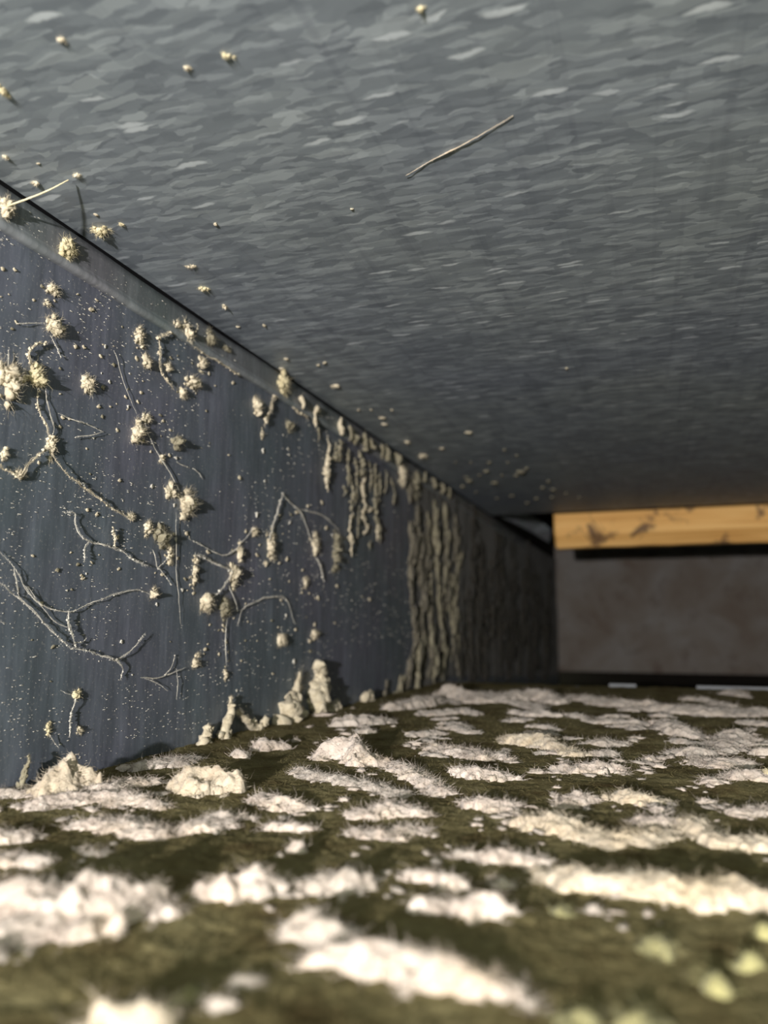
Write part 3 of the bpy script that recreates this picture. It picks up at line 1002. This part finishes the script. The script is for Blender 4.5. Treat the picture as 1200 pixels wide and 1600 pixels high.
CL = [
    # label, px, py, w, h, material, surface
    ('yellow lint ball on the folded flange, upper left', 103, 387, 27, 36, YELLOW, 'trim'),
    ('yellow lint ball on the metal top just above the corner line, upper left', 158, 360, 22, 26, YELLOW, 'ceil'),
    ('tiny pale lint dot right of the yellow ball on the metal top', 190, 350, 9, 9, YELLOW, 'ceil'),
    ('pale lint wad at the left picture edge at the foot of the long straw', 8, 330, 26, 40, LINT, 'trim'),
    ('cream lint ball, top of the vertical row near the left edge', 83, 452, 20, 20, LINT, 'wall'),
    ('small lint crumb, second of the vertical row near the left edge', 76, 474, 14, 10, LINT, 'wall'),
    ('cream lint tuft with trailing hairs, lowest of the vertical row near the left edge', 84, 512, 34, 28, LINT, 'wall'),
    ('large cream lint wad at the left picture edge, half way up the wall', 12, 598, 44, 48, LINT, 'wall'),
    ('yellowish lint ball beside the large wad at the left edge', 55, 591, 32, 34, YELLOW, 'wall'),
    ('ragged cream lint tuft alone, right of the yellowish ball', 135, 598, 24, 34, LINT, 'wall'),
    ('upright lint wad left of the crusted loop on the seam', 216, 530, 20, 36, LINT, 'wall'),
    ('lint wad under the upright one, left of the crusted loop', 228, 564, 20, 24, LINT, 'wall'),
    ('bright lint knob on the left side of the crusted loop', 262, 577, 16, 14, LINT, 'wall'),
    ('lint wad on the right side of the crusted loop under the seam', 314, 572, 18, 30, LINT, 'wall'),
    ('crumbly lint wad on the lower right of the crusted loop', 300, 598, 32, 22, LINT, 'wall'),
    ('pale lint crumb closing the bottom of the crusted loop', 282, 614, 16, 18, LINT, 'wall'),
    ('cream lint wad sitting on the seam at the top of the crusted loop', 292, 520, 20, 26, LINT, 'trim'),
    ('pale lint crumb high on the flange above the crusted loop', 276, 508, 16, 12, LINT, 'trim'),
    ('crumbly lint smear on the flange right of the crusted loop', 328, 528, 26, 20, GREYLINT, 'trim'),
    ('small lint smear on the flange nearest the corner, right of the loop', 354, 545, 22, 10, GREYLINT, 'trim'),
    ('crumbly upright lint wad in the middle of the left wall', 212, 682, 28, 46, LINT, 'wall'),
    ('lint knob on top of the crumbly upright wad', 226, 655, 20, 16, LINT, 'wall'),
    ('small lint dot on the hair right of the crumbly upright wad', 252, 717, 13, 12, LINT, 'wall'),
    ('loose lint crumbs in a patch right of the upright wad', 272, 690, 26, 22, GREYLINT, 'wall'),
    ('big cream lint lump with a black shadow on its right, centre left wall', 290, 787, 32, 40, LINT, 'wall'),
    ('lint rope feeding the big lump from its upper left', 266, 768, 34, 20, LINT, 'wall'),
    ('cream lint knot where three threads meet, near the left edge', 78, 692, 20, 38, LINT, 'wall'),
    ('cream lint knob at the elbow of the zigzag thread at the left edge', 28, 743, 18, 16, LINT, 'wall'),
    ('pale lint crumbs at the left edge above the zigzag thread', 6, 705, 14, 24, LINT, 'wall'),
    ('lint tuft at the lower end of the long diagonal thread', 204, 808, 18, 14, LINT, 'wall'),
    ('lint tuft one step right of the end of the long diagonal thread', 230, 825, 16, 24, LINT, 'wall'),
    ('crumbly lint cluster under the big lump', 250, 838, 34, 30, GREYLINT, 'wall'),
    ('wedge shaped lint tuft under the crumbly cluster', 264, 868, 16, 24, LINT, 'wall'),
    ('small lint wedge at the right end of the long curved thread', 238, 928, 16, 16, LINT, 'wall'),
    ('yellow lint bead on a vertical thread above the tall floor mound', 118, 1084, 14, 18, YELLOW, 'wall'),
    ('yellow lint bead low on the wall left of the vertical thread', 73, 1139, 12, 18, YELLOW, 'wall'),
    ('small white lint knot at the foot of the vertical thread', 121, 1137, 13, 14, LINT, 'wall'),
    ('curved cream lint bar, left side of the lint triangle', 304, 892, 15, 62, LINT, 'wall'),
    ('cream lint foot under the curved bar of the lint triangle', 318, 940, 28, 36, LINT, 'wall'),
    ('cream lint wad, right side of the lint triangle', 364, 898, 22, 42, LINT, 'wall'),
    ('upright lint wedge on the top right corner of the lint triangle', 372, 868, 14, 40, LINT, 'wall'),
    ('ragged lint crumbs below the lint triangle', 350, 950, 26, 34, GREYLINT, 'wall'),
    ('lint tip on the thread right of the lint triangle', 396, 828, 14, 20, LINT, 'wall'),
    ('brush shaped lint lump on the left leg of the thread tent', 420, 855, 20, 46, LINT, 'wall'),
    ('small white crumb hanging under the left leg of the thread tent', 415, 882, 10, 14, LINT, 'wall'),
    ('spindle shaped lint lump on the right leg of the thread tent', 490, 856, 18, 44, LINT, 'wall'),
    ('long crumbly lint lump right of the thread tent', 523, 860, 20, 74, GREYLINT, 'wall'),
    ('small shadowed lint knob between the thread tent and the twin spires', 476, 912, 12, 18, LINT, 'wall'),
    ('hook shaped lint wad low in the middle of the wall', 437, 1000, 20, 22, LINT, 'wall'),
    ('round lint ball right of the hook shaped wad', 489, 991, 20, 16, LINT, 'wall'),
    ('lint knob on a thread, low on the wall left of the spires', 304, 1034, 18, 20, LINT, 'wall'),
    ('slim upright lint bar above the first lint spire', 351, 1052, 9, 26, LINT, 'wall'),
    ('round cream lint ball in the corner at the middle of the seam', 440, 597, 27, 34, YELLOW, 'trim'),
    ('crumbly lint wad on the wall left below the round corner ball', 399, 634, 20, 40, LINT, 'wall'),
    ('lint crumbs below the round corner ball, right hand', 452, 666, 26, 18, GREYLINT, 'wall'),
    ('small lint drop below the crumbly wad left of the corner ball', 409, 675, 9, 16, LINT, 'wall'),
    ('pinkish lint lump on the flange where the lint crust is thickest', 626, 742, 22, 32, LINT, 'trim'),
    ('curled lint lump right of the pinkish lump on the flange', 648, 755, 18, 34, GREYLINT, 'trim'),
    ('pale lint crumb in the corner above the pinkish lump', 658, 710, 13, 14, LINT, 'ceil'),
    ('flat pale crumb on the metal top above the lint crust', 636, 689, 15, 9, LINT, 'ceil'),
    ('flat pale crumb on the metal top, middle of the picture', 524, 602, 15, 9, LINT, 'ceil'),
    ('oblong cream crumb on the metal top, left of centre', 319, 450, 22, 12, YELLOW, 'ceil'),
    ('upright cream crumb right below the oblong crumb on the metal top', 352, 478, 8, 14, LINT, 'ceil'),
    ('small flat crumb left above the oblong crumb on the metal top', 299, 416, 14, 9, LINT, 'ceil'),
    ('yellow crumb at the very top edge of the metal top', 656, 13, 11, 11, YELLOW, 'ceil'),
    ('blurred yellow crumb high on the metal top, left of centre', 355, 85, 12, 14, YELLOW, 'ceil'),
    ('blurred pale crumb left below the yellow crumb high on the metal top', 291, 106, 12, 9, LINT, 'ceil'),
    ('blurred pale crumb near the top left corner of the metal top', 95, 62, 11, 11, LINT, 'ceil'),
    ('blurred yellow wad on the left picture edge of the metal top', 2, 140, 14, 34, YELLOW, 'ceil'),
    ('small crumb at the left edge between the yellow wad and the corner line', 8, 244, 9, 11, LINT, 'ceil'),
    ('small bright crumb above the tip of the long straw', 121, 272, 10, 10, LINT, 'ceil'),
    ('small crumb just above the long straw, left of the bright crumb', 57, 285, 10, 12, LINT, 'ceil'),
]
for lb, px, py, w, h, mt, wh in CL:
    clump(lb, px, py, w, h, mt, wh)

# spires of lint rising from the floor against the wall
SP = [
    ('slim lint spire at the wall foot, left of the twin spires', [(362, 1090), (359, 1112), (352, 1136), (346, 1166)], 2.5, 17),
    ('short lint stub at the wall foot left of the slim spire', [(326, 1134), (324, 1150), (318, 1172)], 3, 12),
    ('slanting lint foot on the right of the slim spire', [(372, 1112), (386, 1128), (410, 1146)], 3, 8),
    ('left one of the twin lint spires at the wall foot', [(468, 1050), (464, 1078), (456, 1108), (446, 1146)], 4, 17),
    ('right one of the twin lint spires, thicker and taller', [(500, 1038), (502, 1066), (498, 1096), (494, 1140)], 9, 17),
    ('broad crumbling foot on the right of the twin lint spires', [(507, 1088), (516, 1112), (528, 1142)], 4, 16),
    ('low lint hump between the feet of the twin lint spires', [(474, 1112), (474, 1142)], 4, 13),
    ('thin greyish lint spike at the wall foot by the left picture edge', [(41, 1180), (37, 1208), (32, 1240)], 2, 7),
    ('low lint stub at the wall foot right of the twin spires', [(573, 1090), (572, 1110)], 5, 12),
]
for lb, pix, ra, rb in SP:
    strand(lb, pix, ra, LINT if 'grey' not in lb else GREYLINT, off=0.003, beads=34, fz=9, name='lint_spire', cat='lint spire', r1=rb, taper=False, rough=0.5, bundle=False, stretch=0.8)

ST = [
    ('fluffy thread dropping from the yellowish ball to the knot, left one of two', [(58, 608), (60, 630), (67, 658), (78, 684)], 2.6),
    ('fluffy thread dropping from the yellowish ball to the knot, right one of two', [(72, 606), (76, 640), (83, 668), (82, 684)], 1.5),
    ('long diagonal thread running down right from the knot', [(80, 706), (92, 728), (112, 748), (140, 768), (178, 796), (206, 810)], 2.6),
    ('zigzag fluffy thread at the left picture edge', [(-4, 726), (18, 737), (30, 743), (44, 724), (64, 708), (76, 700)], 3.4),
    ('branched pale thread starting with a hook, centre left wall', [(100, 801), (117, 803), (120, 825), (126, 839), (137, 845), (182, 857), (207, 873), (230, 885)], 2.3),
    ('short side branch hanging from the hooked thread', [(140, 846), (133, 858), (130, 876)], 2.0),
    ('short upright tuft standing on the hooked thread', [(176, 826), (180, 842), (180, 856)], 3.2),
    ('star of fine threads right of the hooked thread, upward arm', [(238, 860), (243, 876), (246, 890)], 1.2),
    ('star of fine threads right of the hooked thread, downward arm', [(246, 888), (256, 898), (266, 914)], 1.6),
    ('star of fine threads right of the hooked thread, arm to the wedge', [(246, 888), (256, 880), (264, 870)], 1.4),
    ('long curved thread sweeping from the left edge up to the small wedge', [(-3, 858), (21, 886), (42, 922), (60, 941), (79, 951), (105, 955), (126, 950), (157, 937), (205, 922), (228, 925), (238, 930)], 1.7),
    ('long straight thread from the left edge down to the low junction', [(-3, 910), (29, 933), (58, 962), (87, 991), (113, 1014)], 2.1),
    ('short thread linking the two long threads near the left edge', [(21, 888), (25, 908), (29, 932)], 1.6),
    ('thread doubling the long curved one below its bend', [(44, 918), (66, 949), (87, 972), (106, 981)], 1.2),
    ('short thick thread between the curved thread and the low junction', [(106, 955), (106, 975), (112, 992), (118, 1010)], 2.4),
    ('tiny curled thread on the right of the low junction', [(116, 1003), (127, 1003), (135, 997)], 1.4),
    ('forked thread right of the low junction, rising arm', [(113, 1013), (142, 1018), (178, 1031), (194, 1025), (212, 1008), (226, 990)], 2.1),
    ('forked thread right of the low junction, falling arm', [(180, 1031), (191, 1042), (193, 1050), (189, 1062)], 2.0),
    ('crossing fine threads low on the wall, level one', [(220, 1058), (241, 1060), (262, 1054), (290, 1043)], 1.3),
    ('crossing fine threads low on the wall, rising one', [(258, 1055), (268, 1042), (274, 1026)], 1.5),
    ('crossing fine threads low on the wall, hanging one', [(276, 1046), (277, 1070), (275, 1092)], 0.9),
    ('crossing fine threads low on the wall, slanting one', [(226, 1060), (246, 1068), (262, 1080)], 0.9),
    ('vertical fluffy thread under the yellow bead', [(117, 1092), (113, 1112), (109, 1132), (107, 1152)], 2.4),
    ('hair on the left of the yellow bead', [(96, 1079), (106, 1084), (115, 1085)], 0.9),
    ('pair of hairs dropping from the low yellow bead', [(76, 1148), (84, 1158), (92, 1168)], 1.2),
    ('left leg of the thread tent', [(441, 771), (434, 795), (426, 826), (420, 848)], 2.1),
    ('right leg of the thread tent', [(441, 771), (456, 788), (470, 802), (480, 826), (488, 848)], 1.7),
    ('thread running on below the spindle lump of the tent', [(495, 872), (500, 886), (506, 908)], 2.2),
    ('upper side thread running right from the thread tent', [(465, 795), (486, 800), (504, 806), (529, 828)], 1.3),
    ('thread over the top of the lint triangle, rising to a tip', [(295, 842), (315, 852), (335, 862), (353, 867), (376, 850), (396, 824)], 1.5),
    ('crossbar thread inside the lint triangle', [(304, 866), (322, 873), (345, 884), (362, 892)], 2.4),
    ('lower thread closing the lint triangle', [(326, 938), (340, 926), (352, 912), (362, 896)], 2.4),
    ('hair hanging from the right of the lint triangle', [(358, 916), (366, 936), (372, 954)], 1.5),
    ('thread arching right from below the lint triangle', [(370, 978), (381, 950), (400, 940), (420, 933), (447, 937), (460, 974)], 1.6),
    ('fine hair running from the crumbly wad down to the big lump', [(226, 660), (238, 690), (252, 718), (268, 744), (280, 768)], 1.3),
    ('bent bright hair right of the knot, upper part', [(92, 646), (112, 655), (140, 664), (160, 674)], 1.3),
    ('bent bright hair right of the knot, lower part', [(161, 675), (140, 681), (116, 683)], 1.1),
    ('hair trailing from the lowest tuft of the vertical row', [(80, 524), (88, 540), (95, 559)], 1.6),
    ('level hair left of the lowest tuft of the vertical row', [(26, 506), (48, 505), (70, 505)], 1.0),
    ('curled lint arc above the yellowish ball', [(74, 537), (60, 536), (48, 546), (46, 560), (52, 576)], 3.4),
    ('faint hair rising from the large wad at the left edge', [(14, 545), (13, 560), (15, 582)], 1.3),
    ('lint string down the left side of the crusted loop', [(250, 532), (250, 556), (254, 582), (262, 598), (270, 606)], 3.2),
    ('lint string across the seam at the top of the crusted loop', [(246, 528), (258, 522), (272, 517), (286, 522)], 3.4),
    ('upright thread on the flange at the top of the crusted loop', [(308, 507), (306, 522), (304, 542)], 2.6),
    ('pale crust line along the seam right of the crusted loop', [(304, 542), (320, 552), (336, 562), (352, 572), (372, 586)], 2.6),
    ('lint rope from the round corner ball down to the crumbly wad', [(436, 610), (428, 625), (420, 645), (412, 664)], 4.0),
    ('thread from the round corner ball along the seam', [(441, 612), (452, 628), (464, 642), (480, 652)], 2.6),
    ('fine long faint hair on the upper wall, left of the loop', [(178, 548), (186, 574), (198, 610), (216, 652)], 0.8),
    ('short bright hair right of the crumbly upright wad', [(276, 722), (288, 728), (296, 730)], 1.1),
    ('short slanting hair right above the big lump', [(302, 732), (310, 738), (317, 748)], 1.2),
    ('faint hanging hair below the crumbly cluster', [(274, 800), (275, 850), (277, 900), (282, 975)], 0.9),
    ('faint hanging hair in the middle of the wall', [(356, 960), (352, 1000), (354, 1040)], 1.2),
]
for lb, pix, r in ST:
    strand(lb, pix, r * 0.62, LINT if r > 2.5 else THREAD, off=0.0010 if r < 2 else 0.0016, beads=int(r * 4), fz=1.3 if r < 2 else 2.2)

strand('long slender pale fibre stuck slanting on the metal top, right of centre', [(634, 274), (690, 243), (716, 230), (738, 218), (802, 182)], 1.25, WARMW, 'ceil', 0.0004, fz=0.3, rough=0.25, bundle=False)
# straw from the wad on the flange to the metal top, across the corner
A, B = on_wall(6, 324, 0.003), on_ceil(107, 281, 0.0012)
C = spline([A, A * 0.62 + B * 0.38 + np.array([0, 0, -0.0006]), A * 0.3 + B * 0.7 + np.array([0, 0, -0.0007]), B], 0.0006)
n = len(C)
mb = MB()
tube(mb, C, np.linspace(0.00042, 0.00020, n), 6, 5, 0.15)
tag(mb.build('straw', YELLOW, loc=A), 'long pale straw sticking out across the corner line, upper left', 'straw')

# fringe of short lint lumps on the flange
FR = [(473, 618, 640), (494, 634, 668), (503, 636, 646), (533, 652, 680), (546, 665, 690), (554, 672, 694), (569, 676, 698), (578, 686, 700),
      (597, 694, 716), (604, 698, 720), (620, 710, 726), (664, 738, 752), (676, 746, 762), (690, 756, 772), (702, 762, 776)]
for i, (x, ya, yb) in enumerate(FR):
    strand('short hanging lint lump in the row on the flange beyond the round corner ball', [(x, ya), (x + 1, (ya + yb) / 2), (x, yb)], 4.0, GREYLINT if i > 3 else LINT, off=0.004, beads=3, fz=0.8,
           name='lint_drip', cat='lint drip', group='lint drips on the flange', taper=True, bundle=False, rough=0.7, stretch=0.6)

# lint crust: hanging bead strings under the flange
root = bpy.data.objects.new('lint_crust', None)
COL.objects.link(root)
root.location = on_wall(550, 760)
tag(root, 'crust of crumbly grey-tan lint strings hanging below the flange, centre', 'lint crust')
CR = [(512, 684, 768, 5), (522, 690, 720, 4), (533, 690, 722, 6), (543, 700, 760, 3.5), (548, 740, 800, 4), (556, 715, 790, 4), (565, 705, 745, 5),
      (570, 740, 830, 3.5), (578, 720, 770, 4), (586, 725, 800, 4), (592, 740, 850, 4), (550, 800, 850, 3.5), (560, 790, 840, 3), (572, 815, 835, 5),
      (546, 830, 870, 4), (590, 820, 845, 4), (602, 735, 770, 3.5), (538, 760, 775, 4), (580, 845, 860, 3), (575, 790, 800, 4), (500, 668, 690, 3.5), (612, 745, 790, 3)]
for x, ya, yb, r in CR:
    n = max(3, int((yb - ya) / 16))
    pix = [(x + rng.normal(0, 2.0), y) for y in np.linspace(ya, yb, n)]
    strand('', pix, r * 0.30, GREYLINT if rng.random() < 0.8 else LINT, off=0.002, beads=int((yb - ya) / 1.8), fz=0, name='lint_string', parent=root, rough=0.8, bundle=False, bs=(2.2, 3.0, 2.4))

# lint curtain: ridged hanging lint on the far part of the wall
root = bpy.data.objects.new('lint_curtain', None)
COL.objects.link(root)
root.location = on_wall(700, 930)
tag(root, 'dark curtain of hanging ridged lint covering the far end of the left wall', 'lint curtain')
RG = [([(639, 814), (646, 864), (643, 916), (646, 963), (650, 1010)], 6, 0), ([(650, 816), (659, 850), (656, 882), (663, 932), (659, 963), (664, 1040)], 6, 0),
      ([(679, 782), (681, 837), (684, 903), (687, 969), (694, 1018), (690, 1060)], 7, 0), ([(694, 785), (697, 827), (697, 882), (690, 930)], 6, 0),
      ([(723, 861), (710, 903), (702, 929), (705, 963), (713, 995)], 6, 0), ([(739, 788), (739, 843), (736, 880)], 5, 1),
      ([(774, 827), (776, 858), (768, 885), (768, 924)], 5, 1), ([(826, 848), (824, 887), (826, 930)], 4, 1), ([(752, 900), (750, 969), (747, 1021), (742, 1056)], 5, 1),
      ([(723, 1000), (730, 1030), (736, 1054)], 6, 1), ([(655, 960), (650, 1000), (640, 1050), (634, 1078)], 7, 0), ([(672, 960), (674, 1010), (678, 1066)], 9, 0),
      ([(660, 990), (655, 1040), (652, 1080)], 8, 0), ([(708, 990), (716, 1030), (726, 1056)], 5, 1), ([(668, 800), (670, 850), (672, 900)], 4, 0),
      ([(710, 800), (712, 840), (708, 880)], 5, 0), ([(640, 780), (642, 760), (646, 740)], 5, 0), ([(630, 1060), (622, 1078), (612, 1092)], 6, 0),
      ([(606, 1064), (602, 1082), (600, 1096)], 4, 0)]
for i in range(54):
    x = 642 + 215 * rng.random() ** 0.8
    ya = 785 + (x - 640) * 0.30 + rng.uniform(0, 130)
    yb = min(1062, ya + rng.uniform(70, 230))
    n = 4
    RG.append(([(x + rng.normal(0, 2.5), y) for y in np.linspace(ya, yb, n)], rng.uniform(3.0, 6.0), 1 if x > 715 else 0))
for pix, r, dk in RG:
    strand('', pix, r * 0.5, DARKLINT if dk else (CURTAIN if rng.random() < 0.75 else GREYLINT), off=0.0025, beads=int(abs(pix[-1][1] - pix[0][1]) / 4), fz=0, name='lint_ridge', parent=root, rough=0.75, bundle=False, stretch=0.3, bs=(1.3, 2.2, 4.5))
# the dark felted backing of the curtain
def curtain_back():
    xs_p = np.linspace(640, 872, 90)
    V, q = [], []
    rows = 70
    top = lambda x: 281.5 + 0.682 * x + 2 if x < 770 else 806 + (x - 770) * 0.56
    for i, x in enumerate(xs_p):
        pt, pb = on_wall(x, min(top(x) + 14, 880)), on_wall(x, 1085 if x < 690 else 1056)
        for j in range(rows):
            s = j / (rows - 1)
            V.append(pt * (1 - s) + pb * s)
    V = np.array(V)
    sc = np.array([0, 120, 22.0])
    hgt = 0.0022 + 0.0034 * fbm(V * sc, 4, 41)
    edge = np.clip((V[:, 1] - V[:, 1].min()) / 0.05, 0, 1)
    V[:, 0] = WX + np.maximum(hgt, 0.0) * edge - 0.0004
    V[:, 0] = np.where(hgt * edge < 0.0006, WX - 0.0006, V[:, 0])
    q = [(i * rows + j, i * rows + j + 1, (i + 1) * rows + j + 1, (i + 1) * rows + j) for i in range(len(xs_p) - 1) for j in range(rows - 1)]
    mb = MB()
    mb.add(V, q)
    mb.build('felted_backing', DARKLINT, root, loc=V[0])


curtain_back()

# far crumbs on the metal top near the end and mid size specks on wall and top
sprot = []
for i in range(8):
    Vi, Ti = ICO[2]
    A = Vi * np.array([0.4, 1, 0.8]) * (1 + 1.5 * fbm(Vi * 1.9 + i * 13, 4, i + 60, 0.65)[:, None])
    mb = MB()
    mb.add(A, None, Ti)
    me = raw_mesh('lint_speck', np.concatenate(mb.v), None, np.concatenate(mb.t))
    me.materials.append([LINT, THREAD, LINT, GREYLINT][i % 4])
    sprot.append(me)


def speck(px, py, r, where, label, group, only=None):
    p = on_wall(px, py) if where == 'wall' else on_ceil(px, py)
    d = p @ FW
    s = r * d / F
    o = link('lint_speck', sprot[int(rng.integers(0, 8)) if only is None else only], None, None, p + (np.array([0.3 * s, 0, 0]) if where == 'wall' else np.array([0, 0, -0.3 * s])))
    o.scale = (s, s * rng.uniform(0.8, 1.5), s * rng.uniform(0.7, 1.3))
    if where == 'ceil':
        o.rotation_euler = (0, math.pi / 2, rng.uniform(0, 6.28))
    else:
        o.rotation_euler = (rng.uniform(-0.6, 0.6), 0, 0)
    tag(o, label, 'lint speck', group)


FARC = [(723, 759, 5), (734, 750, 7), (759, 735, 6), (772, 753, 6), (815, 736, 8), (822, 731, 5), (793, 722, 4), (764, 722, 4), (788, 702, 3.5), (807, 711, 3.5), (847, 761, 5),
        (857, 751, 6), (864, 764, 4), (799, 774, 4), (823, 785, 4), (784, 742, 4), (712, 722, 3), (736, 722, 3), (838, 778, 4), (776, 778, 4), (862, 776, 4), (884, 770, 3.5), (905, 776, 3.5), (744, 768, 4),
        (728, 745, 4), (806, 742, 4), (750, 742, 3.5)]
for x, y, r in FARC:
    speck(x, y, r * 0.8, 'ceil', 'small dim lint crumb in the cluster on the metal top near the far end', 'lint crumbs on the far metal top', 3)
CS = [(412, 618, 3), (447, 560, 4), (507, 566, 4), (337, 350, 4), (732, 675, 4), (497, 570, 3), (885, 575, 3), (550, 326, 3), (597, 652, 4), (601, 662, 4), (580, 640, 3), (612, 640, 3), (413, 508, 4), (372, 510, 3),
      (440, 575, 4), (690, 700, 3), (150, 335, 3), (60, 255, 3), (180, 410, 3), (560, 640, 3)]
for x, y, r in CS:
    speck(x, y, r, 'ceil', 'tiny pale lint speck scattered on the spangled metal top', 'lint specks on the metal top', 0)
SL = 'small pale lint speck stuck to the blue-grey left wall between the clumps and threads'
SG = 'lint specks on the left wall'
cent = [(150, 480, 40), (205, 540, 30), (165, 620, 40), (180, 640, 30), (265, 690, 30), (260, 840, 35), (230, 700, 25), (110, 900, 40), (120, 1040, 35), (340, 960, 30), (360, 990, 25), (430, 900, 45), (300, 1010, 40),
        (320, 590, 25), (230, 600, 40), (560, 760, 30), (470, 700, 30), (500, 830, 40), (30, 470, 40), (60, 640, 40), (450, 960, 40), (280, 910, 40), (400, 800, 60), (150, 780, 60), (510, 950, 60)]
k = 0
while k < 230:
    cx, cy, s = cent[int(rng.integers(0, len(cent)))]
    x, y = cx + rng.normal(0, s), cy + rng.normal(0, s)
    if x < 0 or x > 620 or y < 0.58 * x + 365 + 12 or y > 1215 - 0.25 * x - 10:
        continue
    speck(x, y, rng.uniform(1.3, 3.8), 'wall', SL, SG)
    k += 1

# finest freckles of dust, nobody could count them
def freckles(n, name, label, where):
    Vi, Ti = ICO[1]
    mb = MB()
    i = 0
    while i < n:
        if where == 'wall':
            x, y = rng.uniform(-20, 640), rng.uniform(300, 1230)
            if y < 0.59 * x + 362 or y > 1225 - 0.26 * x:
                if not (y > 0.685 * x + 296 and y < 0.59 * x + 362 and rng.random() < 0.7):
                    continue
            if float(fbm(np.array([[x / 70, y / 70, 0.2]]), 3, 31)[0]) + rng.uniform(-0.35, 0.35) < 0.02:
                continue
            p = on_wall(x, y, 0.0001)
            if y < 0.59 * x + 362:
                p = on_wall(x, y, 0.0019)
        d = p @ FW
        r = d / F * rng.uniform(0.28, 0.95)
        S = np.array([0.5, rng.uniform(0.9, 6.0), rng.uniform(0.5, 1.0)])
        mb.add(Vi * S * r + p, None, Ti)
        i += 1
    o = mb.build(name, THREAD, loc=on_wall(200, 800))
    tag(o, label, 'dust', kind='stuff')


freckles(2700, 'dust_freckles', 'fine freckles of pale dust over the whole left wall', 'wall')
